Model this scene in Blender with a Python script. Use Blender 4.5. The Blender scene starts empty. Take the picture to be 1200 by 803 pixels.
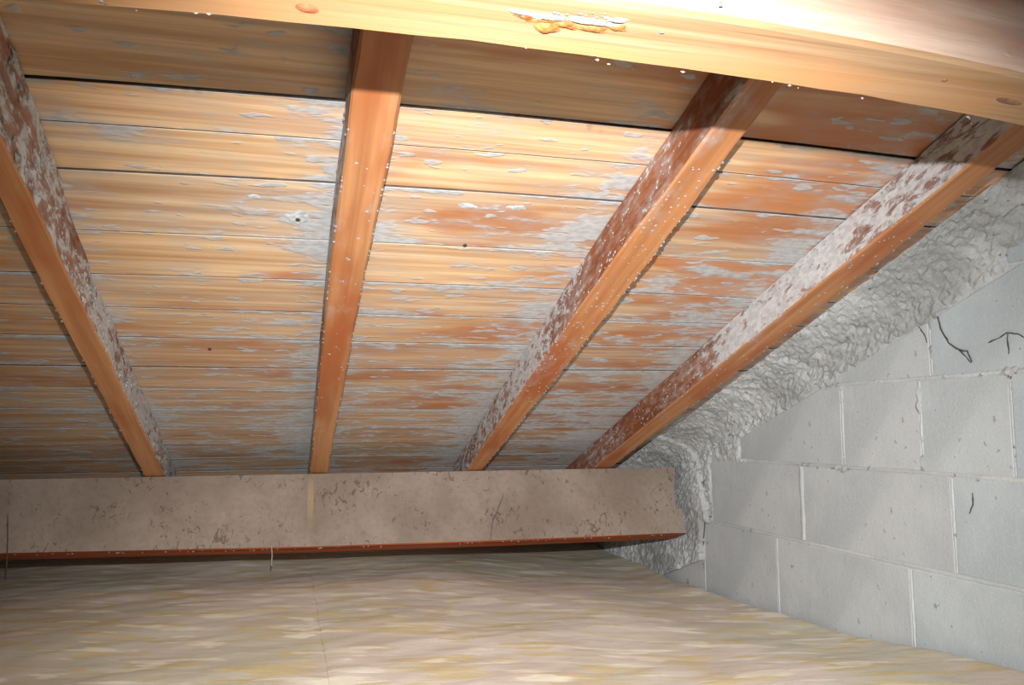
import bpy, bmesh, math, random
from mathutils import Vector, Matrix, Euler, noise

# ------------------------------------------------------------------ camera
TH = math.radians(18.595)            # roof pitch
ZC = 0.65                            # eye height above the ceiling slab
PS, PH, RO, FPX = 0.2674, 0.1022, -0.0037, 959.0
W = 1.2985                           # inner face of the block gable wall
sc = bpy.context.scene
C = sc.collection
n_ = Vector((math.sin(PS)*math.cos(PH), math.cos(PS)*math.cos(PH), math.sin(PH)))
r_ = Vector((math.cos(PS), -math.sin(PS), 0)); u_ = r_.cross(n_)
r2 = math.cos(RO)*r_ + math.sin(RO)*u_; u2 = -math.sin(RO)*r_ + math.cos(RO)*u_
cam_data = bpy.data.cameras.new('camera')
cam = bpy.data.objects.new('camera', cam_data); C.objects.link(cam)
cm = Matrix((r2, u2, -n_)).transposed().to_4x4(); cm.translation = (0, 0, ZC)
cam.matrix_world = cm
cam_data.sensor_width = 36; cam_data.sensor_fit = 'HORIZONTAL'
cam_data.lens = 36*FPX/1200; cam_data.clip_start = 0.02
sc.camera = cam

# ------------------------------------------------------------------ light
world = bpy.data.worlds.new('attic_ambient'); sc.world = world
world.use_nodes = True
bg = world.node_tree.nodes['Background']
bg.inputs[0].default_value = (0.80, 0.88, 1.0, 1); bg.inputs[1].default_value = 0.03
fl = bpy.data.lights.new('camera_flash', 'SPOT')
fl.energy = 205; fl.color = (1.0, 0.985, 0.97); fl.spot_size = math.radians(86); fl.spot_blend = 1.0
fl.shadow_soft_size = 0.005
flo = bpy.data.objects.new('camera_flash', fl); C.objects.link(flo)
flo.location = (0.012, -0.012, ZC + 0.121)
flo.rotation_euler = Vector((0.31, 1.0, -0.16)).to_track_quat('-Z', 'Y').to_euler()
rf = bpy.data.lights.new('rear_fill', 'AREA')  # added cool soft fill behind the camera, standing in for bounce light
rf.energy = 1.2; rf.color = (0.78, 0.90, 1.0); rf.shape = 'RECTANGLE'; rf.size = 0.9; rf.size_y = 0.7
rfo = bpy.data.objects.new('rear_fill', rf); C.objects.link(rfo)
rfo.location = (-0.6, -0.9, ZC + 0.25)
rfo.rotation_euler = Vector((0.75, 1.0, -0.1)).to_track_quat('-Z', 'Y').to_euler()
vs = sc.view_settings
vs.view_transform = 'Standard'; vs.look = 'None'; vs.gamma = 1; vs.use_curve_mapping = False
vs.exposure = 0.0
try:
    sc.cycles.max_bounces = 6; sc.cycles.diffuse_bounces = 4
except Exception:
    pass

# ------------------------------------------------------------------ helpers
ROOF = Matrix.Translation((0, 0, ZC)) @ Matrix.Rotation(-TH, 4, 'X')   # (x, s down slope, n up) -> world
INV = ROOF.inverted()
def s2l(c):
    return tuple((v/12.92 if v <= .04045 else ((v+.055)/1.055)**2.4) for v in [k/255 for k in c])
def clamp(v, a=0., b=1.): return max(a, min(b, v))
def nz(x, y, z): return noise.noise(Vector((x, y, z)))
def lerp_t(x, pts):
    if x <= pts[0][0]: return pts[0][1]
    for (a, u), (b, v) in zip(pts, pts[1:]):
        if x <= b: return u + (v-u)*(x-a)/(b-a)
    return pts[-1][1]

def link(name, mesh, mats, parent=None, frame=None, smooth=False):
    o = bpy.data.objects.new(name, mesh); C.objects.link(o)
    for m in (mats if isinstance(mats, (list, tuple)) else [mats]): mesh.materials.append(m)
    if smooth: mesh.polygons.foreach_set('use_smooth', [True]*len(mesh.polygons))
    if parent is not None: o.parent = parent
    elif frame is not None: o.matrix_world = frame
    return o
def mesh_of(name, verts, faces, attr=None, midx=None):
    me = bpy.data.meshes.new(name); me.from_pydata(verts, [], faces)
    if attr is not None:                      # one float per face corner
        a = me.attributes.new('wear', 'FLOAT', 'CORNER')
        a.data.foreach_set('value', [v for f in attr for v in f])
    if midx is not None: me.polygons.foreach_set('material_index', midx)
    me.update(); return me
def tag(o, label, cat, group=None):
    o['label'] = label; o['category'] = cat
    if group: o['group'] = group
    return o
def structure(o): o['kind'] = 'structure'; return o
def frame_at(x, s, n): return ROOF @ Matrix.Translation((x, s, n))

# ------------------------------------------------------------------ materials
class NT:
    def __init__(s, name):
        s.m = bpy.data.materials.new(name); s.m.use_nodes = True
        s.t = s.m.node_tree; s.t.nodes.clear()
        s.out = s.t.nodes.new('ShaderNodeOutputMaterial'); s.b = s.t.nodes.new('ShaderNodeBsdfPrincipled')
        s.t.links.new(s.b.outputs[0], s.out.inputs[0])
    def put(s, sock, v):
        if v is None: return
        if isinstance(v, bpy.types.NodeSocket): s.t.links.new(v, sock)
        elif isinstance(v, (tuple, list)) and len(v) == 3 and sock.type == 'RGBA': sock.default_value = (*v, 1)
        else: sock.default_value = v
    def node(s, kind, **kw):
        x = s.t.nodes.new(kind)
        for k, v in kw.items(): setattr(x, k, v)
        return x
    def math(s, op, a, b=None, c=None, clampit=False):
        x = s.node('ShaderNodeMath', operation=op, use_clamp=clampit)
        s.put(x.inputs[0], a); s.put(x.inputs[1], b); s.put(x.inputs[2], c); return x.outputs[0]
    def mapr(s, v, a, b, c=0., d=1.):
        x = s.node('ShaderNodeMapRange', interpolation_type='SMOOTHSTEP')
        for i, k in enumerate((v, a, b, c, d)): s.put(x.inputs[i], k)
        return x.outputs[0]
    def mix(s, f, a, b, blend='MIX'):
        x = s.node('ShaderNodeMix', data_type='RGBA', blend_type=blend)
        s.put(x.inputs[0], f); s.put(x.inputs[6], a); s.put(x.inputs[7], b); return x.outputs[2]
    def coords(s, rand=True):
        c = s.node('ShaderNodeTexCoord').outputs['Object']
        if not rand: return c
        oi = s.node('ShaderNodeObjectInfo').outputs['Random']
        k = s.node('ShaderNodeVectorMath', operation='SCALE'); k.inputs[0].default_value = (17, 31, 23); s.put(k.inputs[3], oi)
        a = s.node('ShaderNodeVectorMath', operation='ADD'); s.put(a.inputs[0], c); s.put(a.inputs[1], k.outputs[0])
        return a.outputs[0]
    def noise(s, co, scale, detail=3, rough=.55, dist=0.):
        m = s.node('ShaderNodeMapping'); s.put(m.inputs[0], co)
        m.inputs['Scale'].default_value = scale if isinstance(scale, tuple) else (scale,)*3
        x = s.node('ShaderNodeTexNoise'); s.put(x.inputs['Vector'], m.outputs[0])
        x.inputs['Scale'].default_value = 1; x.inputs['Detail'].default_value = detail
        x.inputs['Roughness'].default_value = rough; x.inputs['Distortion'].default_value = dist
        return x.outputs[0]
    def attr(s, name): return s.node('ShaderNodeAttribute', attribute_name=name).outputs['Fac']
    def ocol(s): return s.node('ShaderNodeObjectInfo').outputs['Color']
    def bump(s, h, strength, dist=.002):
        x = s.node('ShaderNodeBump'); x.inputs['Strength'].default_value = strength; x.inputs['Distance'].default_value = dist
        s.put(x.inputs['Height'], h); s.put(s.b.inputs['Normal'], x.outputs[0])
    def fin(s, col, rough=.7, spec=.3):
        s.put(s.b.inputs['Base Color'], col); s.put(s.b.inputs['Roughness'], rough)
        s.b.inputs['Specular IOR Level'].default_value = spec
        return s.m

def wood(name, along, dark, light, mold=0., mold_scale=1., mold_col=(.50, .52, .54), rough=.5, spec=.4, warm=None, fuzzy=False, plain=False, xwarm=False, grain=.28):
    """sawn softwood; grain runs along local x ('x') or y ('y'); 'wear' drives the mould"""
    t = NT(name); co = t.coords()
    st = (lambda a, b: (a, b, b)) if along == 'x' else (lambda a, b: (b, a, b))
    g1 = t.noise(co, st(1.6, 55), 4, .6, .3); g2 = t.noise(co, st(3.5, 210), 3, .6)
    blot = t.noise(co, st(2.2, 9), 3)
    col = t.mix(t.mapr(g1, .3, .72), dark, light)
    col = t.mix(t.mapr(g2, .5, .8, 0, grain), col, tuple(k*.55 for k in dark))
    if warm:
        if xwarm:          # the planks are redder towards the gable
            xx = t.node('ShaderNodeSeparateXYZ'); t.put(xx.inputs[0], t.coords(False))
            blot = t.math('ADD', blot, t.mapr(xx.outputs[0], -.2, 1.0, -.07, .12))
        col = t.mix(t.mapr(blot, .47, .66, 0, .85), col, warm)
    col = t.mix(1.0, col, t.ocol(), 'MULTIPLY')
    w = t.attr('wear')
    if not plain:
        m1 = t.noise(co, st(8*mold_scale, 21*mold_scale), 3, .6, .25)
        m2 = t.noise(co, st(2.4, 5), 2)
        m3 = t.noise(co, st(60, 110), 2)
        f = t.math('MULTIPLY_ADD', m2, .55, t.math('MULTIPLY_ADD', m3, .12, m1))
        f = t.math('ADD', f, t.math('MULTIPLY_ADD', w, .42, mold))
        msk = t.mapr(f, 1.02, 1.17, 0, .92)
        if along == 'x':      # separate small round colonies
            m4 = t.noise(co, st(17, 44), 2, .5); msk = t.math('MAXIMUM', msk, t.mapr(t.math('MULTIPLY_ADD', w, .12, t.math('MULTIPLY_ADD', mold, .6, m4)), .665, .715, 0, .85))
        thin = t.mapr(f, .80, 1.08, 0, .30)
        mc = t.mix(t.mapr(m3, .35, .65), tuple(k*.78 for k in mold_col), mold_col)
        col = t.mix(thin, col, tuple(k*.8 for k in mold_col)); col = t.mix(msk, col, mc)
        rgh = t.mix(msk, (rough,)*3, (.95,)*3)
        hb = t.math('MULTIPLY_ADD', msk, .8, t.math('MULTIPLY', g1, .6))
        t.bump(hb, .5 if not fuzzy else .9, .0025)
        return t.fin(col, rgh, spec)
    t.bump(g1, .35, .0015)
    return t.fin(col, rough, spec)

M = {}
M['board'] = wood('roof_board_pine', 'x', s2l((188, 144, 104)), s2l((232, 198, 158)), .045, 1.3, (.50, .525, .545), .42, .45, s2l((184, 112, 60)), xwarm=True)
M['rafter'] = wood('rafter_pine', 'y', s2l((172, 116, 74)), s2l((200, 144, 98)), -.16, 1.5, (.55, .54, .54), .55, .3, s2l((168, 92, 50)))
M['rafter_side'] = wood('rafter_side_mouldy', 'y', s2l((120, 72, 48)), s2l((168, 108, 72)), .02, 3.2, (.60, .60, .61), .8, .2, s2l((128, 70, 42)), True)
M['purlin'] = wood('purlin_pine', 'x', s2l((136, 102, 70)), s2l((162, 134, 104)), -.26, 1.4, (.50, .50, .52), .6, .25, s2l((168, 122, 80)), grain=.6)
M['purlin_face'] = wood('purlin_face_dusty', 'x', s2l((194, 162, 140)), s2l((212, 186, 166)), -.10, 1.6, (.55, .55, .62), .75, .2, s2l((180, 132, 106)))
M['under'] = wood('beam_underside', 'x', s2l((120, 52, 26)), s2l((176, 92, 48)), -.35, 1, (.4, .4, .4), .6, .2)

def dust_mat():
    t = NT('dusty_beam_face'); co = t.coords(False)
    big = t.noise(co, 5, 3); fine = t.noise(co, 70, 3)
    col = t.mix(t.mapr(big, .35, .68), s2l((136, 122, 110)), s2l((156, 142, 130)))
    col = t.mix(t.mapr(fine, .4, .7, 0, .25), col, s2l((118, 100, 88)))
    # scuffs where the dust has fallen off
    sc1 = t.noise(co, (52, 50, 34), 4, .6, 2.0); reg = t.noise(co, (7, 7, 9), 2)
    sm = t.mapr(t.math('MULTIPLY_ADD', reg, .45, sc1), .835, .885, 0, .6)
    col = t.mix(sm, col, s2l((82, 66, 56)))
    w = t.attr('wear')                        # straw coloured scrape
    col = t.mix(t.math('MULTIPLY', w, .4), col, s2l((196, 166, 112)))
    t.bump(fine, .4, .003)
    return t.fin(col, .95, .1)
M['dust'] = dust_mat()

def block_mat(name, c1, c2, pit=.5, bump=.5, sc_=45):
    t = NT(name); co = t.coords(False); big = t.noise(co, 4.5, 3); mid = t.noise(co, sc_, 4, .65); fine = t.noise(co, 190, 3)
    col = t.mix(t.mapr(big, .35, .65), c1, c2)
    col = t.mix(1., col, t.ocol(), 'MULTIPLY')
    pits = t.mapr(t.math('MULTIPLY_ADD', big, .25, mid), .775, .85, 0, pit)
    col = t.mix(pits, col, (.10, .10, .10))
    col = t.mix(t.mapr(fine, .45, .75, 0, .22), col, (.72, .73, .73))
    t.bump(t.math('MULTIPLY_ADD', fine, .5, t.math('SUBTRACT', mid, pits)), bump, .004)
    return t.fin(col, .92, .15)
M['block'] = block_mat('concrete_block', (.44, .475, .495), (.52, .555, .575), .5, .35)
M['mortar'] = block_mat('pale_mortar', (.48, .51, .525), (.57, .60, .615), .7, .6)
M['parge'] = block_mat('rough_mortar', (.33, .345, .35), (.52, .545, .555), .9, .8, 60)

def wool_mat():
    t = NT('mineral_wool'); co = t.coords(False)
    rotm = t.node('ShaderNodeMapping'); t.put(rotm.inputs[0], co); rotm.inputs['Rotation'].default_value = (0, 0, math.radians(14))
    co = rotm.outputs[0]
    big = t.noise(co, 2.6, 3); tint = t.noise(co, 1.7, 2)
    st = t.noise(co, (6.5, 23, 23), 3, .55, .3); st2 = t.noise(co, (5.5, 19, 16), 3, .5, .2); fib = t.noise(co, (60, 260, 200), 3, .6, .6)
    col = t.mix(t.mapr(big, .35, .65), s2l((220, 208, 196)), s2l((238, 228, 218)))
    col = t.mix(t.mapr(tint, .48, .62, 0, .5), col, s2l((206, 212, 188)))
    col = t.mix(t.mapr(st, .52, .62, 0, .75), col, s2l((224, 206, 152)))
    col = t.mix(t.mapr(st2, .56, .62, 0, .9), col, s2l((250, 246, 228)))
    col = t.mix(t.mapr(st, .25, .42, .35, 0), col, s2l((184, 164, 142)))
    col = t.mix(t.mapr(fib, .5, .75, 0, .3), col, s2l((226, 206, 178)))
    t.bump(t.math('MULTIPLY_ADD', fib, .4, st), .5, .005)
    return t.fin(col, .95, .1)
M['wool'] = wool_mat()

def flat_mat(name, col, rough=.8, spec=.2, nscale=40, var=.25):
    t = NT(name); x = t.noise(t.coords(), nscale, 3)
    c = t.mix(t.mapr(x, .3, .7), tuple(k*(1-var) for k in col), tuple(min(1, k*(1+var)) for k in col))
    t.bump(x, .4, .002); return t.fin(c, rough, spec)
M['slab'] = flat_mat('plaster_slab', (.5, .48, .45))
M['felt'] = flat_mat('roof_underlay', (.02, .018, .016))
M['grime'] = flat_mat('joint_grime', (.10, .085, .075), .95, .05)
M['fuzz'] = flat_mat('mould_fuzz', (.36, .355, .35), .95, .05, 200)
M['grey_mould'] = flat_mat('grey_mould', (.24, .225, .215), .95, .05, 260, .4)
M['pale_mould'] = flat_mat('pale_mould', (.50, .52, .54), .95, .05, 120, .3)
M['cobweb'] = flat_mat('sooty_cobweb', (.09, .085, .08), .95, .05, 200)
M['pale_web'] = flat_mat('pale_cobweb', (.36, .33, .30), .95, .05, 200)
M['iron'] = flat_mat('rusty_iron', (.06, .05, .045), .6, .4, 200)
M['knot'] = flat_mat('red_knot', s2l((168, 92, 62)), .5, .3, 90, .35)
M['knot_dark'] = flat_mat('dark_knot', s2l((120, 92, 70)), .6, .3, 90, .35)
M['bark'] = flat_mat('resin_bark', s2l((142, 88, 46)), .5, .3, 120, .5)

# ------------------------------------------------------------------ roof boards (ceiling)
def jq(a, b, c): return lambda x: a*x*x + b*x + c if -.6 <= x <= 1.15 else (a*.36-b*.6*1+c if x < -.6 else a*1.3225+b*1.15+c)
joints = [jq(0, -.01, v) for v in (-.86, -.72, -.58, -.43, -.28, -.13, .02, .17, .31, .46, .60, .745)]
joints += [jq(.03, -.028, .888), jq(.0238, -.0238, .974), jq(.0264, -.0297, 1.080), jq(.0134, -.0216, 1.2471), jq(.0214, -.0224, 1.3908),
           jq(-.0015, -.0076, 1.5286), jq(-.0069, -.0077, 1.6685), jq(-.008, -.014, 1.8228), jq(0, .0104, 1.9667),
           jq(-.012, .006, 2.1128), jq(0, .0005, 2.2541), jq(0, 0, 2.398), jq(0, 0, 2.54), jq(0, 0, 2.685), jq(0, 0, 2.83), jq(0, 0, 2.975), jq(0, 0, 3.12), jq(0, 0, 3.265), jq(0, 0, 3.41), jq(0, 0, 3.55), jq(0, 0, 3.69), jq(0, 0, 3.83)]
NB = .757
RX = [(-.385, -.336), (.065, .122), (.540, .601), (.979, 1.043)]
def rafter_near(x):
    v = 0
    for a, b in RX:
        dl_ = a - x; dr_ = x - b
        if dl_ > -.03: v = max(v, math.exp(-(max(dl_, 0)/.055)**2))
        if dr_ > -.03: v = max(v, .45*math.exp(-(max(dr_, 0)/.04)**2))
    return v
ceil = link('ceiling', mesh_of('ceiling', [(x, s, n) for n in (NB+.026, NB+.05) for x, s in ((-1.9, -.9), (1.5, -.9), (1.5, 3.87), (-1.9, 3.87))],
            [(0, 1, 2, 3), (7, 6, 5, 4), (0, 4, 5, 1), (1, 5, 6, 2), (2, 6, 7, 3), (3, 7, 4, 0)]), M['felt'], frame=ROOF)
structure(ceil); ceil['label'] = 'sloping timber roof lining of pine boards with grey mould streaks'
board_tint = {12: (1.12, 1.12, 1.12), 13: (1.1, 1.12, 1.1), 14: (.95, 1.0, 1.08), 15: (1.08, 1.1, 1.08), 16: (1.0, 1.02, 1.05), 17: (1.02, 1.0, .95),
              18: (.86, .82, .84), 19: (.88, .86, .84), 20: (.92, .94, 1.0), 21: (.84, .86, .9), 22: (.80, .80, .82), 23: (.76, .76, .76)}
random.seed(5)
boards = []
for k in range(len(joints)-1):
    j0, j1 = joints[k], joints[k+1]
    gap = .0011; lift = random.uniform(0, .003); tilt = random.uniform(-.0012, .0012)
    xs = [-1.85 + (W-.004+1.85)*i/36 for i in range(37)]
    frac = [0, .012, .13, .5, .87, .985, 1]
    V = []; A = {}
    for i, x in enumerate(xs):
        a = j0(x)+gap; b = j1(x)-gap
        wob = .0012*nz(x*6, k*3.1, 0)
        for q, f in enumerate(frac):
            ch = .0008 if q in (0, 6) else 0
            V.append((x, a+(b-a)*f + (wob if q in (0, 6) else 0), NB+lift+ch+tilt*(f-.5)*2))
        V.append((x, b, NB+.024)); V.append((x, a, NB+.024))
    R_ = 9; F = []; AT = []; MI = []
    def wv(x, q):
        e = {0: 1.25, 1: 1.2, 2: .15, 3: .05, 4: .1, 5: .9, 6: .9, 7: 0, 8: 0}[q]
        side = clamp((x+.1)*.22, -.05, .26) + clamp((k-15)*.035, -.1, .25)
        return e*.42*(.7+.6*nz(x*2.3, k*1.7, 4)) + rafter_near(x)*.5 + side*.9
    for i in range(len(xs)-1):
        for q in range(R_):
            q2 = (q+1) % R_
            F.append((i*R_+q, (i+1)*R_+q, (i+1)*R_+q2, i*R_+q2))
            AT.append([wv(xs[i], q), wv(xs[i+1], q), wv(xs[i+1], q2), wv(xs[i], q2)]); MI.append(1 if q >= 6 else 0)
    F.append(tuple(range(R_-1, -1, -1))); AT.append([0]*R_)
    L = (len(xs)-1)*R_; F.append(tuple(L+q for q in range(R_))); AT.append([0]*R_); MI += [0, 0]
    o = link('roof_board', mesh_of('roof_board', V, [f[::-1] for f in F], [a[::-1] for a in AT], MI), [M['board'], M['grime']], parent=ceil)
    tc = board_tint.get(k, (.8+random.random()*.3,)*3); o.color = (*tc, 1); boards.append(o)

def nail(parent, x, s, n, r=.004):
    bm = bmesh.new(); bmesh.ops.create_cone(bm, cap_ends=True, segments=8, radius1=r, radius2=r*.7, depth=.004)
    me = bpy.data.meshes.new('nail'); bm.to_mesh(me); bm.free()
    o = link('nail', me, M['iron'], parent=parent); o.location = (x, s, n); return o
nail(boards[15], .120, 1.262, NB, .005); nail(boards[18], -.165, 1.72, NB, .004); nail(boards[14], .30, 1.235, NB)

def on_boards(px, py):
    v = Vector(((px-600)/FPX, -(py-401.5)/FPX, -1)); d = INV.to_3x3() @ (cm.to_3x3() @ v)
    o = INV @ Vector((0, 0, ZC)); return o + d*((NB-o.z)/d.z)
# ------------------------------------------------------------------ clumps of mould fuzz
ICO = None
def clump_mesh(name, pts):
    """tiny flattened lumps, real geometry: pts = (x, y, z, rx, ry, rz)"""
    V = []; F = []
    base = [(1, 0, 0), (-1, 0, 0), (0, 1, 0), (0, -1, 0), (0, 0, 1), (0, 0, -1)]
    tri = [(0, 2, 4), (2, 1, 4), (1, 3, 4), (3, 0, 4), (2, 0, 5), (1, 2, 5), (3, 1, 5), (0, 3, 5)]
    for (x, y, z, a, b, c) in pts:
        o = len(V); V += [(x+p[0]*a*random.uniform(.7, 1.3), y+p[1]*b*random.uniform(.7, 1.3), z+p[2]*c) for p in base]
        F += [tuple(o+q for q in f) for f in tri]
    return mesh_of(name, V, F)

# ------------------------------------------------------------------ rafters
NR = .681
raf_edges = [  # (s, left x, right x)
    [(-.9, -.380, -.340), (.9, -.380, -.343), (1.25, -.386, -.340), (2.43, -.388, -.333), (3.1, -.388, -.332)],
    [(-.9, .068, .127), (.78, .066, .126), (1.23, .062, .121), (2.42, .069, .121), (3.1, .069, .121)],
    [(-.9, .540, .590), (.79, .544, .594), (1.15, .535, .604), (1.5, .538, .604), (2.0, .540, .601), (2.4, .549, .599), (3.1, .55, .599)],
    [(-.9, .980, 1.035), (.82, .984, 1.036), (1.1, .980, 1.046), (1.5, .976, 1.045), (2.4, .972, 1.032), (3.1, .972, 1.03)]]
raf_lab = ['leftmost sloping pine rafter with thick white mould down its right side',
           'sloping pine rafter second from left, clean orange underside, above a yellow streak',
           'sloping pine rafter third from left, pale specks on its underside and grey mouldy left side',
           'rightmost sloping pine rafter, running closest to the grey block wall']
side_w = [(.2, .75), (.35, .3), (.62, .3), (.74, .3)]
rafters = []
for k in range(4):
    S = [-.88 + .05*i for i in range(int((3.36+.88)/.05)+1)]
    V = []; F = []; AT = []; MI = []
    for s in S:
        a = lerp_t(s, [(p[0], p[1]) for p in raf_edges[k]]); b = lerp_t(s, [(p[0], p[2]) for p in raf_edges[k]])
        a += .002*nz(s*7, k*5, 1); b += .003*nz(s*6, k*5, 7) + (.004*max(0, nz(s*14, k, 3)) if k >= 2 else 0)
        c1 = .0025+.003*abs(nz(s*9, k, 11)); c2 = .0025+.004*abs(nz(s*8, k, 17)); dn = .0015*nz(s*4, k, 23)
        bt = b + (.022*clamp((1.4-s)/.5) + .005*nz(s*13, 2, 2) if k == 0 else 0)
        V += [(a, s, NB-.0005), (a, s, NR+c1*3), (a, s, NR+c1+dn), (a+c1, s, NR+dn), ((a+b)/2, s, NR+dn), (b-c2, s, NR+dn), (b, s, NR+c2+dn), (bt, s, NB-.0005)]
    def rw(s, q, face):
        if face in (0, 1): return [.1, .6, .1+.5*clamp((s-.95)/.5), .85-.75*clamp((s-1.3)/.7)][k] + .25*nz(s*5, k, 2)
        if face == 6: return (.75 if k == 0 else .3) + .2*nz(s*5, k, 8)
        base = {0: 0, 1: .05, 2: .22, 3: -.22}[k] if k != 2 else .30*clamp(1.2-abs(s-1.25)*1.1)
        if k == 3: base = .22*clamp(1.6-s)
        return base + (.18 if q in (2, 3, 6) else 0)
    for i in range(len(S)-1):
        for q in range(8):
            q2 = (q+1) % 8
            F.append((i*8+q, i*8+q2, (i+1)*8+q2, (i+1)*8+q))
            AT.append([rw(S[i], q, q), rw(S[i], q2, q), rw(S[i+1], q2, q), rw(S[i+1], q, q)])
            MI.append(1 if q in (0, 1, 6) else 0)
    F += [tuple(range(7, -1, -1)), tuple((len(S)-1)*8+q for q in range(8))]; AT += [[0]*8, [0]*8]; MI += [0, 0]
    F = [f[::-1] for f in F]; AT = [a[::-1] for a in AT]
    o = link('rafter', mesh_of('rafter', V, F, AT, MI), [M['rafter'], M['rafter_side']], frame=ROOF)
    o.color = [(1, 1, 1, 1), (.96, .97, .98, 1), (.98, .94, .9, 1), (.9, .88, .86, 1)][k]
    tag(o, raf_lab[k], 'rafter', 'sloping rafters under the roof boards'); rafters.append(o)
    # fuzz: on the mouldy side and along the lower arrises
    P = []
    random.seed(40+k)
    sx = (lambda s: lerp_t(s, [(p[0], p[2]) for p in raf_edges[k]])) if k == 0 else (lambda s: lerp_t(s, [(p[0], p[1]) for p in raf_edges[k]]))
    sg = 1 if k == 0 else -1
    for i in range([900, 60, 500, 420][k]):
        s = random.uniform(.84, 2.5); n = random.uniform(NR+.004, NB-.004)
        if nz(s*11, n*30, k*3) < -.05: continue
        r = random.uniform(.0012, .0035) * (2.2 if k == 0 and random.random() < .3 else 1)
        xx = sx(s) + (.022*clamp((1.4-s)/.5)*(n-NR)/(NB-NR) if k == 0 else 0)
        P.append((xx+sg*.0006, s, n, r*.5, r*random.uniform(1, 2.0), r))
    for i in range([50, 110, 170, 90][k]):
        s = random.uniform(.84, 2.5); e = random.choice((1, 2))
        x = lerp_t(s, [(p[0], p[e]) for p in raf_edges[k]]); r = random.uniform(.0008, .0024)
        P.append((x + (.001 if e == 1 else -.001), s, NR+.001, r, r*random.uniform(1, 3), r))
    if k >= 1:
        for i in range([0, 34, 130, 60][k]):
            s = random.gauss(1.25, .33) if k == 2 else random.uniform(.9, 2.2)
            if not .84 < s < 2.4: continue
            x = random.uniform(lerp_t(s, [(p[0], p[1]) for p in raf_edges[k]])+.006, lerp_t(s, [(p[0], p[2]) for p in raf_edges[k]])-.006); r = random.uniform(.001, .0034)
            P.append((x, s, NR, r, r*random.uniform(1, 1.8), .001))
    m = link('mould_fuzz', clump_mesh('mould_fuzz', P), M['fuzz'], parent=o); m['kind'] = 'stuff'; m['label'] = 'whitish mould tufts'

# ------------------------------------------------------------------ near purlin
NP = .466
def pf(x):
    if x < -.2: return pf(-.2) + (x+.2)*-.03
    if x > .75: return pf(.75) + (x-.75)*.045
    return .0851*x*x - .0308*x + .468
def pn(x): return pf(x) - .058
xs = [-1.85 + (W-.002+1.85)*i/70 for i in range(71)]
V = []; F = []; AT = []; MI = []
for x in xs:
    f, b = pf(x)+.0015*nz(x*9, 2, 1), pn(x)+.001*nz(x*7, 5, 1)
    c = .002+.0025*abs(nz(x*11, 0, 4))
    V += [(x, f, NR-.0005), (x, f, NP+c), (x, f-c, NP), (x, (f+b)/2, NP), (x, b+.004, NP), (x, b, NP+.004), (x, b, NP+.1), (x, b, NR-.0005)]
for i in range(len(xs)-1):
    for q in range(8):
        q2 = (q+1) % 8
        F.append((i*8+q, i*8+q2, (i+1)*8+q2, (i+1)*8+q)); MI.append(1 if q in (5, 6) else 0)
        AT.append([{0: -.2, 1: .3, 2: .15, 3: 0, 4: 0, 5: 0, 6: 0, 7: 0}[z] + (.35*clamp((xs[i]-.35)*3) if q in (5, 6) else 0) for z in (q, q2, q2, q)])
F += [tuple(range(7, -1, -1)), tuple((len(xs)-1)*8+q for q in range(8))]; AT += [[0]*8]*2; MI += [0, 0]
pur = link('purlin', mesh_of('purlin', V, F, AT, MI), [M['purlin'], M['purlin_face']], frame=ROOF)
tag(pur, 'bright pale pine purlin crossing overhead at the top, knots on its underside', 'beam', 'purlins carrying the rafters')
def on_purlin(px, py):          # image point -> purlin underside, used only to take positions from the photograph
    v = Vector(((px-600)/FPX, -(py-401.5)/FPX, -1)); d = INV.to_3x3() @ (cm.to_3x3() @ v)
    o = INV @ Vector((0, 0, ZC)); k = (NP-o.z)/d.z
    return o + d*k
def disc(name, rx, ry, h, mat, parent, loc, rings=3, seg=16, jag=.12, rot=0, seed=0):
    V = [(0, 0, -h)]; F = []
    for r in range(1, rings+1):
        for a in range(seg):
            t = 2*math.pi*a/seg; j = 1 + jag*nz(math.cos(t)*1.7+seed, math.sin(t)*1.7, seed)
            k = r/rings; zz = -h*(1-k**2)
            X, Y = rx*k*j*math.cos(t), ry*k*j*math.sin(t)
            V.append((X*math.cos(rot)-Y*math.sin(rot), X*math.sin(rot)+Y*math.cos(rot), zz))
    for a in range(seg): F.append((0, 1+(a+1) % seg, 1+a))
    for r in range(rings-1):
        for a in range(seg):
            A = 1+r*seg+a; B = 1+r*seg+(a+1) % seg; F.append((A, B, B+seg, A+seg))
    o = link(name, mesh_of(name, V, F), mat, parent=parent, smooth=True); o.location = loc; return o
p = on_purlin(360, 10); disc('knot', .0085, .0045, .0012, M['knot'], pur, (p.x, p.y, NP), rot=.1, seed=3)['label'] = 'small reddish oval knot'
p = on_purlin(1182, 119); disc('knot', .016, .0035, .0012, M['knot_dark'], pur, (p.x, p.y, NP), rot=.1, seed=8)['label'] = 'narrow dark knot with a split'
p = on_purlin(1107, 94); disc('knot', .003, .002, .001, M['knot_dark'], pur, (p.x, p.y, NP), seed=5)
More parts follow.
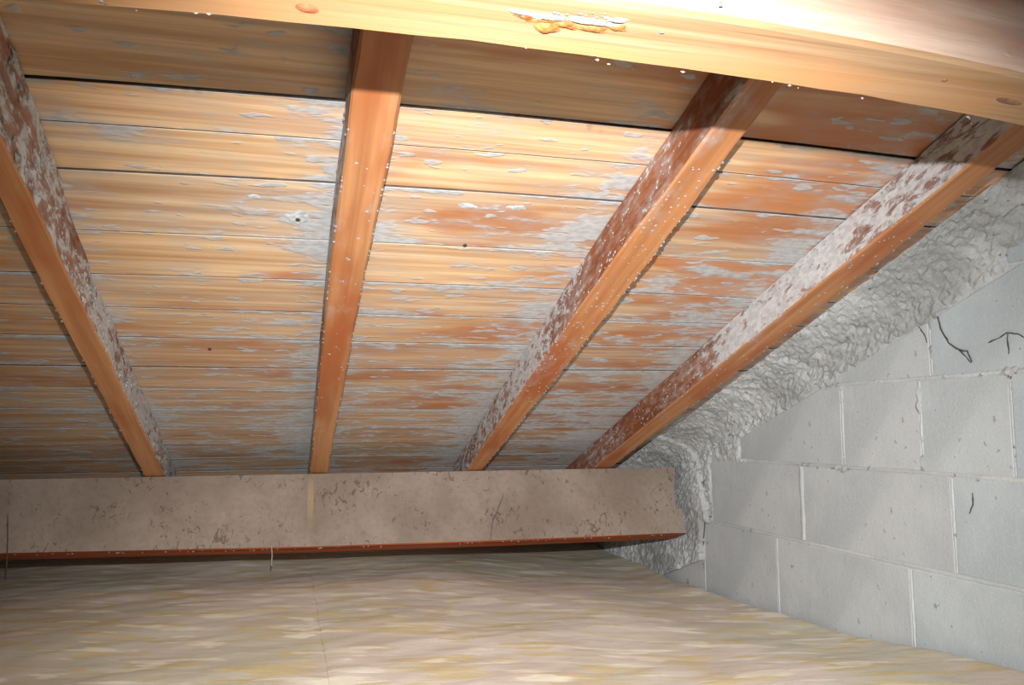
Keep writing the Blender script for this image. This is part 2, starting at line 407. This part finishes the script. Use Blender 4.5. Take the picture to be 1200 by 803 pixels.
# bark pocket with resin lumps and fluff
pocket = []
for (px, py, rx, ry, h, s_) in ((616, 18, .011, .0035, .0015, 1), (639, 33, .0105, .006, .003, 2), (662, 29, .010, .0035, .002, 3), (694, 34, .017, .0028, .002, 4), (722, 32, .010, .0032, .002, 6), (640, 24, .016, .003, .0012, 7)):
    p = on_purlin(px, py); o = disc('bark_pocket', rx, ry, h, M['bark'], pur, (p.x, p.y, NP), rot=random.uniform(-.1, .2), jag=.7, seed=s_, seg=26); pocket.append(o)
for (px, py, rx, ry, s_) in ((640, 19, .019, .0022, 21), (690, 25, .022, .0026, 22), (722, 23, .010, .0022, 23), (612, 14, .009, .0016, 24)):
    p = on_purlin(px, py); o = disc('mould_patch', rx, ry, .0028, M['grey_mould'], pur, (p.x, p.y, NP), rot=-.02, jag=.8, seed=s_, seg=26)
pocket[1]['label'] = 'brown resin lump in the bark pocket'
P = []
random.seed(9)
for i in range(36):
    px = random.uniform(606, 732); py = 14 + (px-606)*.055 + random.gauss(0, 3); p = on_purlin(px, py)
    r = random.uniform(.0006, .0016); P.append((p.x, p.y, NP-.001, r*1.6, r, r*.7))
for px, py in ((632, 21), (650, 22), (722, 22), (730, 22), (712, 23), (775, 37), (845, 0)):
    p = on_purlin(px, py); P.append((p.x, p.y, NP-.0012, .0026, .0014, .0008))
for (px, py) in ((697, 66), (700, 71), (713, 76), (616, 57), (800, 85), (905, 97), (925, 101), (935, 104), (1010, 116), (1136, 140), (1138, 146), (1134, 138), (124, 5), (119, 2), (245, 17), (230, 16), (160, 13)):
    p = on_purlin(px, py-2); r = random.uniform(.0006, .0014); P.append((p.x, p.y, NP-.001, r*1.6, r, r))
m = link('mould_fuzz', clump_mesh('mould_fuzz', P), M['grey_mould'], parent=pur); m['kind'] = 'stuff'; m['label'] = 'white fluff tufts'

for (px, py, bi, rx, ry) in ((350, 257, 14, .026, .020), (297, 231, 14, .011, .006), (548, 242, 14, .016, .008), (606, 244, 14, .017, .007)):
    p = on_boards(px, py); disc('mould_patch', rx, ry, .0012, M['pale_mould'], boards[bi], (p.x, p.y, NB+.0012), jag=.35, seed=px*.01, seg=20)['label'] = 'round grey mould patch'
p = on_boards(349, 257); nail(boards[14], p.x, p.y, NB)
# ------------------------------------------------------------------ lower purlin (dusty beam)
SF = 2.4474
def bn(x): return lerp_t(x, [(-1.9, .49), (-.72, .476), (.064, .4605), (.67, .456), (1.3, .4557)])
xs = [-1.85 + (1.262+1.85)*i/90 for i in range(91)]
# keep a fine strip for the straw coloured scrape
xs = sorted(set(xs + [.062, .066, .078, .082]))
rows = [NR-.0005, NR-.006, .64, .60, .55, .537]
V = []; F = []; AT = []; MI = []; NV = 12
def sec(x, bot, top=True):
    b = bn(x); w = .0012*nz(x*8, 1, 6)
    fr = [b+.003, b+.10*(.22), b+.35*(NR-b), b+.62*(NR-b), b+.85*(NR-b), NR-.005]
    return [(x, SF+.003+w, b), (x, SF+.04, b), (x, SF+.08, b), (x, SF+.08, NR-.003), (x, SF+.003, NR-.003), (x, SF+w, NR-.004)] + [(x, SF+w+.001*nz(x*5, fr[q]*9, 2), fr[q]) for q in (4, 3, 2, 1, 0)]
NV = 11
for x in xs:      # the upper end is sawn a little out of square
    V += [(q[0] - (.030*clamp((NR-q[2])/.14) if x > 1.25 else 0), q[1], q[2]) for q in sec(x, 0)]
def bw(x, q):
    return {6: .6, 7: 1, 8: .35}.get(q, 0) if .064 < x < .080 else 0.0
for i in range(len(xs)-1):
    for q in range(NV):
        q2 = (q+1) % NV
        F.append((i*NV+q, (i+1)*NV+q, (i+1)*NV+q2, i*NV+q2)); MI.append(0 if 3 <= q <= 9 else 1)
        AT.append([bw(xs[i], q), bw(xs[i+1], q), bw(xs[i+1], q2), bw(xs[i], q2)] if MI[-1] == 0 else [0]*4)
F += [tuple(range(NV)), tuple((len(xs)-1)*NV+q for q in range(NV-1, -1, -1))]; AT += [[0]*NV]*2; MI += [1, 0]
# stepped end: the lower half runs on into the wall
o0 = len(V); b = bn(1.25); nt = .537
V += [(x, s, n) for x in (1.20, 1.262) for s, n in ((SF+.0015, b+.002), (SF+.0015, nt), (SF+.079, nt), (SF+.079, b+.002))]
F += [(o0, o0+1, o0+5, o0+4), (o0+1, o0+2, o0+6, o0+5), (o0+2, o0+3, o0+7, o0+6), (o0+3, o0, o0+4, o0+7), (o0+4, o0+5, o0+6, o0+7), (o0+3, o0+2, o0+1, o0)]
AT += [[0]*4]*6; MI += [0, 0, 0, 1, 0, 0]
bmf = [f[::-1] for f in F]; AT = [a[::-1] for a in AT]
me = mesh_of('purlin', V, bmf, AT, MI)
beam = link('purlin', me, [M['dust'], M['under']], frame=ROOF)
tag(beam, 'grey-brown dust-covered beam across the low end, above the insulation', 'beam', 'purlins carrying the rafters')
P = []
random.seed(12)
for i in range(70):
    x = random.uniform(-.9, 1.2); r = random.uniform(.0008, .002)
    P.append((x, SF+random.uniform(.0, .02), bn(x)-.001, r*random.uniform(1, 3), r, r))
m = link('dust_tufts', clump_mesh('dust_tufts', P), M['pale_web'], parent=beam); m['kind'] = 'stuff'

# ------------------------------------------------------------------ gable wall of blocks
Z0 = ZC + .2989
def roofz(y, off=0): return ZC + (NB-off)/math.cos(TH) - math.tan(TH)*y
wallv = []
for x in (W+.003, W+.20):
    wallv += [(x, -1.1, 0), (x, 3.72, 0), (x, 3.72, roofz(3.72)-.002), (x, -1.1, roofz(-1.1)-.002)]
wall = link('wall_right', mesh_of('wall_right', wallv, [(0, 1, 2, 3), (7, 6, 5, 4), (0, 4, 5, 1), (1, 5, 6, 2), (2, 6, 7, 3), (3, 7, 4, 0)]), M['mortar'])
structure(wall); wall['label'] = 'gable wall of grey concrete blocks with pale mortar joints'
def clip(poly, a, b, c):      # keep a*y+b*z <= c
    out = []
    for i in range(len(poly)):
        p, q = poly[i], poly[(i+1) % len(poly)]; dp = a*p[0]+b*p[1]-c; dq = a*q[0]+b*q[1]-c
        if dp <= 0: out.append(p)
        if dp*dq < 0:
            t = dp/(dp-dq); out.append((p[0]+t*(q[0]-p[0]), p[1]+t*(q[1]-p[1])))
    return out
rows_ = {   # row below bed k: vertical joints (y), far end first
    -2: [.60, .10, -.40, -.90], -1: [1.2185, .72, .22, -.28, -.78],
    0: [1.83, 1.418, .92, .42, -.08, -.58, -1.08], 1: [2.185, 1.713, 1.457, 1.228, .73, .23, -.27, -.77],
    2: [2.36, 1.887, 1.382, .88, .38, -.12, -.62, -1.08], 3: [2.42, 2.01, 1.510, 1.01, .51, .01, -.49, -.99]}
polys = []; random.seed(21)
cutn = {-2: .10, -1: .06, 0: .098, 1: .098, 2: .09, 3: .1}
for k, js in rows_.items():
    zt = Z0 - .2*k - .0035; zb = Z0 - .2*(k+1) + .0035
    if k == 3: zb = .02
    for y1, y0 in zip(js, js[1:]):
        poly = [(y0+.0035, zb), (y1-.0035, zb), (y1-.0035, zt), (y0+.0035, zt)]
        # cut to the roof slope, a hand's breadth below the boards
        poly = clip(poly, math.sin(TH), math.cos(TH), (NB-cutn[k]) + ZC*math.cos(TH))
        if len(poly) < 3: continue
        area = sum(p[0]*q[1]-q[0]*p[1] for p, q in zip(poly, poly[1:]+poly[:1]))/2
        if area < .003: continue
        polys.append(poly)
        cy = sum(p[0] for p in poly)/len(poly); cz = sum(p[1] for p in poly)/len(poly)
        # slightly ragged arris: subdivide the outline
        ring = []
        for p, q in zip(poly, poly[1:]+poly[:1]):
            n = max(1, int(math.hypot(q[0]-p[0], q[1]-p[1])/.06))
            for i in range(n):
                t = i/n; y = p[0]+t*(q[0]-p[0]); z = p[1]+t*(q[1]-p[1])
                ring.append((y+.002*nz(y*23, z*23, k), z+.002*nz(y*23, z*23, k+9)))
        x0 = W + random.uniform(-.001, .0015); tl = random.uniform(-.004, .004); N = len(ring)
        V = [(.010, y-cy, z-cz) for y, z in ring] + [(.0015+tl*(z-cz), y-cy, z-cz) for y, z in ring] \
            + [(tl*(z-cz), (y-cy)*(1-.012), (z-cz)*(1-.03)) for y, z in ring]
        F = [(i, (i+1) % N, N+(i+1) % N, N+i) for i in range(N)] + [(N+i, N+(i+1) % N, 2*N+(i+1) % N, 2*N+i) for i in range(N)] + [tuple(2*N+i for i in range(N))]
        o = link('block', mesh_of('block', V, F), M['block'], parent=wall); o.location = (x0, cy, cz)
        cool = clamp((1.55-cy)*.9)
        g = random.uniform(.96, 1.03)
        o.color = (g*(1-.16*cool), g*(1-.01*cool), g*(1+.02*cool), 1)

def inside(poly, y, z):       # signed distance-ish to a convex ccw polygon (positive inside)
    d = 9
    for p, q in zip(poly, poly[1:]+poly[:1]):
        ey, ez = q[0]-p[0], q[1]-p[1]; l = math.hypot(ey, ez)
        if l < 1e-6: continue
        d = min(d, ((z-p[1])*ey-(y-p[0])*ez)/l)
    return d
# rough mortar packed between the cut blocks and the roof: one rough heightfield, sunk where a block face shows
V = []; F = []; SS = [.2 + .009*i for i in range(int((3.8-.2)/.009)+1)]; NN = [NB-.001 - .39*(i/63)**1.6 for i in range(64)]
ok = {}
for i, s in enumerate(SS):
    for j, n in enumerate(NN):
        y = s*math.cos(TH) + n*math.sin(TH); z = ZC - s*math.sin(TH) + n*math.cos(TH)
        d = max(inside(p, y, z) for p in polys) if polys else -1
        edge = d + .016*nz(y*14, z*14, 31)+.010*nz(y*40, z*40, 37)
        bul = clamp((n-.672)/(NB-.672)); h0 = .118*bul**2.2; sl = 3.0*bul**1.2
        if s > 2.35: h0 += .012
        q = Vector((W-h0, y, z)); sc_ = lambda f: noise.noise(q*f)
        rough = .004 + .004*sc_(13) + .004*sc_(34) + .0045*sc_(80) + .004*sc_(150)
        if sc_(24) > .38: rough -= .008
        nl = math.sqrt(1+sl*sl); k = clamp((.004-edge)/.012)
        h = h0 + rough; dx = rough/nl; dz = -rough*sl/nl*.8
        if k < 1: h = h*k - .009*(1-k); dx = h; dz = 0; hx = 0
        else: hx = h0
        if j == 0: dz = 0
        ok[(i, j)] = h; V.append((W-(hx+dx), y + .004*sc_(60), z + dz))
nj = len(NN)
for i in range(len(SS)-1):
    for j in range(nj-1):
        if max(ok[(i, j)], ok[(i+1, j)], ok[(i, j+1)], ok[(i+1, j+1)]) < -.008: continue
        F.append((i*nj+j, i*nj+j+1, (i+1)*nj+j+1, (i+1)*nj+j))
pg = link('mortar_fill', mesh_of('mortar_fill', V, F), M['parge'], parent=wall); pg['label'] = 'rough crumbly mortar under the roof slope'; pg['kind'] = 'stuff'
# joints: mortar squeezed slightly proud
def joint(p, q, wd, seed, base=.0004):
    L = math.hypot(q[0]-p[0], q[1]-p[1]); n = max(4, int(L/.018)); ty, tz = (q[0]-p[0])/L, (q[1]-p[1])/L
    V = []; F = []
    for i in range(n+1):
        t = i/n*L; y = p[0]+ty*t; z = p[1]+tz*t
        w = wd*(1+.45*nz(t*14, seed, 1)+.35*nz(t*45, seed, 2)); h = base+.0024*nz(t*18, seed, 5)+.0018*nz(t*60, seed, 6)
        for c, hh in ((-1, -.004), (-.5, h), (.5, h*.8), (1, -.004)):
            V.append((W-hh, y-tz*w*c, z+ty*w*c + .002*nz(t*20, seed, 9)))
    for i in range(n):
        for c in range(3): F.append((i*4+c, i*4+c+1, (i+1)*4+c+1, (i+1)*4+c))
    o = link('mortar_joint', mesh_of('mortar_joint', V, [f[::-1] for f in F]), M['mortar'], parent=wall, smooth=True)
    return o
ends = {0: 1.21, 1: 1.83, 2: 2.2, 3: 2.6}
for k, e in ends.items(): joint((-1.0, Z0-.2*k), (e, Z0-.2*k), .0055, k*3.3)
for k, js in rows_.items():
    for y in js[:-1]:
        zt = min(Z0-.2*k, roofz(y, .11)); zb = Z0-.2*(k+1) if k < 3 else .05
        if zt-zb > .05: joint((y, zb+.006), (y, zt-.006), (.0045 if k < 3 else .003) if not (k == 2 and y == 1.887) else .009, y*7+k, -.0008 if not (k == 2 and y == 1.887) else .0022)

# ------------------------------------------------------------------ floor slab, mineral wool mats, eaves wall
flo_ = link('floor', mesh_of('floor', [(x, y, z) for z in (-.08, 0) for x, y in ((-2, -1.1), (1.5, -1.1), (1.5, 3.75), (-2, 3.75))],
            [(3, 2, 1, 0), (4, 5, 6, 7), (0, 1, 5, 4), (1, 2, 6, 5), (2, 3, 7, 6), (3, 0, 4, 7)]), M['slab'])
structure(flo_); flo_['label'] = 'plaster ceiling slab beneath the insulation'
wb = link('wall_back', mesh_of('wall_back', [(x, y, z) for y in (3.56, 3.70) for x, z in ((-2, 0), (W, 0), (W, roofz(3.70)-.005), (-2, roofz(3.70)-.005))],
            [(0, 1, 2, 3), (7, 6, 5, 4), (0, 4, 5, 1), (1, 5, 6, 2), (2, 6, 7, 3), (3, 7, 4, 0)]), M['mortar'])
structure(wb); wb['label'] = 'low wall at the eaves'
def fh(x, y):
    h = lerp_t(y, [(-1, .215), (1.237, .211), (1.397, .199), (1.73, .158), (2.05, .145), (2.57, .128), (3.2, .14), (3.6, .15)])
    hl = lerp_t(y, [(-1, .20), (1.2, .195), (1.6, .19), (2.2, .185), (2.9, .19), (3.2, .195)])
    t = clamp((x-.3)/.9); t = t*t*(3-2*t)
    h = hl*(1-t) + h*t
    h += .010*nz(x*3, y*3, 2) + .003*nz(x*5.5+y*1.4, y*13-x*4, 5) + .0015*nz(x*14+y*4, y*40-x*11, 9)
    return h
def mat_(x0, x1, label, seed):
    y0, y1 = .35, 3.54; nx = 110; ny = 210; V = []; F = []
    for i in range(nx+1):
        for j in range(ny+1):
            u = i/nx; y = y0+(y1-y0)*j/ny; x = x0+(x1-x0)*u
            ex = min(x-x0, x1-x); dx = .004*nz(y*9, 0, 1)*(1 if ex < .02 else 0)
            h = fh(x, y) - .002*math.exp(-ex/.005) + .0015*seed
            V.append((x+dx, y, h))
    w = ny+1; top = len(V)
    for i in range(nx):
        for j in range(ny): F.append((i*w+j, (i+1)*w+j, (i+1)*w+j+1, i*w+j+1))
    # skirt down to the slab
    per = [i*w for i in range(nx+1)] + [nx*w+j for j in range(1, ny+1)] + [i*w+ny for i in range(nx-1, -1, -1)] + [j for j in range(ny-1, 0, -1)]
    N = len(per)
    for q in per: V.append((V[q][0], V[q][1], .0))
    for q in per: V.append(V[q])              # own copy of the rim, so the top keeps its shading
    for q in range(N): F.append((top+N+q, top+q, top+(q+1) % N, top+N+(q+1) % N))
    F.append(tuple(top+N-1-q for q in range(N)))
    o = link('insulation_mat', mesh_of('insulation_mat', V, F), M['wool'], smooth=True)
    tag(o, label, 'insulation', 'mineral wool mats on the attic floor'); return o
mat_(-1.12, .0849, 'beige mineral wool mat on the floor, left of the seam', 0)
mat_(.0851, W-.014, 'beige mineral wool mat on the floor, right of the seam along the block wall', 1)

# ------------------------------------------------------------------ cobweb strands
def strand(name, pts, r, mat, label, group=None, branches=()):
    cu = bpy.data.curves.new(name, 'CURVE'); cu.dimensions = '3D'; cu.bevel_depth = r; cu.bevel_resolution = 1; cu.resolution_u = 4
    for line in (pts, *branches):
        sp = cu.splines.new('POLY'); sub = []
        for a, b in zip(line, line[1:]):
            for i in range(4):
                t = i/4; q = Vector(a).lerp(Vector(b), t); sub.append(q + Vector((0, .003*nz(q.y*60, q.z*60, 1), .003*nz(q.y*60, q.z*60, 5))))
        sub.append(Vector(line[-1]))
        sp.points.add(len(sub)-1)
        for i, q in enumerate(sub):
            sp.points[i].co = (*q, 1); sp.points[i].radius = .55 + .45*math.sin(math.pi*(i+.5)/len(sub)) + .35*nz(i*.7, 3, 3)
    o = bpy.data.objects.new(name, cu); C.objects.link(o); cu.materials.append(mat)
    dg = bpy.context.evaluated_depsgraph_get(); me = bpy.data.meshes.new_from_object(o.evaluated_get(dg))
    bpy.data.objects.remove(o); me.materials.clear()
    o = link(name, me, mat); tag(o, label, 'cobweb', group); return o
def cast(px, py, kind, lift=.002):
    v = Vector(((px-600)/FPX, -(py-401.5)/FPX, -1)); d = cm.to_3x3() @ v; o = Vector((0, 0, ZC))
    if kind == 'wall': return o + d*((W-lift)/d.x)
    dd = INV.to_3x3() @ d; oo = INV @ o
    return ROOF @ (oo + dd*((SF-lift)/dd.y))
wl = lambda pts: [cast(a, b, 'wall', .003) for a, b in pts]
strand('cobweb', wl([(1092, 340), (1097, 360), (1102, 385), (1112, 402), (1126, 412), (1138, 425)]), .0016, M['cobweb'],
       'long dark curved cobweb strand hanging on the upper right block wall', None, [wl([(1120, 409), (1134, 412), (1139, 424)])])
strand('cobweb', wl([(1076, 382), (1083, 392), (1086, 402)]), .0012, M['cobweb'], 'short dark cobweb strand just left of the long curved strand on the wall')
strand('cobweb', wl([(1167, 398), (1180, 390), (1192, 391), (1200, 396)]), .0013, M['cobweb'], 'forked dark cobweb at the right edge of the block wall', None, [wl([(1181, 391), (1182, 415)]), wl([(1158, 402), (1167, 398)])])
strand('cobweb', wl([(826, 562), (820, 590), (826, 610), (824, 640)]), .0024, M['cobweb'], 'dark tangled cobweb on the mortar beside the end of the dusty beam', None,
       [wl([(806, 604), (818, 602), (834, 606)]), wl([(812, 560), (812, 596)]), wl([(829, 575), (820, 604), (818, 642)])])
strand('cobweb', wl([(1140, 578), (1140, 592), (1136, 602)]), .0014, M['cobweb'], 'short dark strand on the wall right of the upright block joint')
bl = lambda pts, l=.003: [cast(a, b, 'beam', l) for a, b in pts]
strand('cobweb', bl([(9, 602), (9, 630), (8, 662), (7, 672)], .008), .0016, M['cobweb'], 'black upright thread at the far left of the dusty beam')
strand('cobweb', bl([(590, 580), (583, 598), (577, 612), (575, 633)]), .0011, M['cobweb'], 'thin dark curved thread on the middle of the dusty beam face')
strand('cobweb', bl([(318, 640), (319, 650), (318, 663)], .006), .0018, M['pale_web'], 'pale cobweb tuft hanging from the lower edge of the dusty beam')
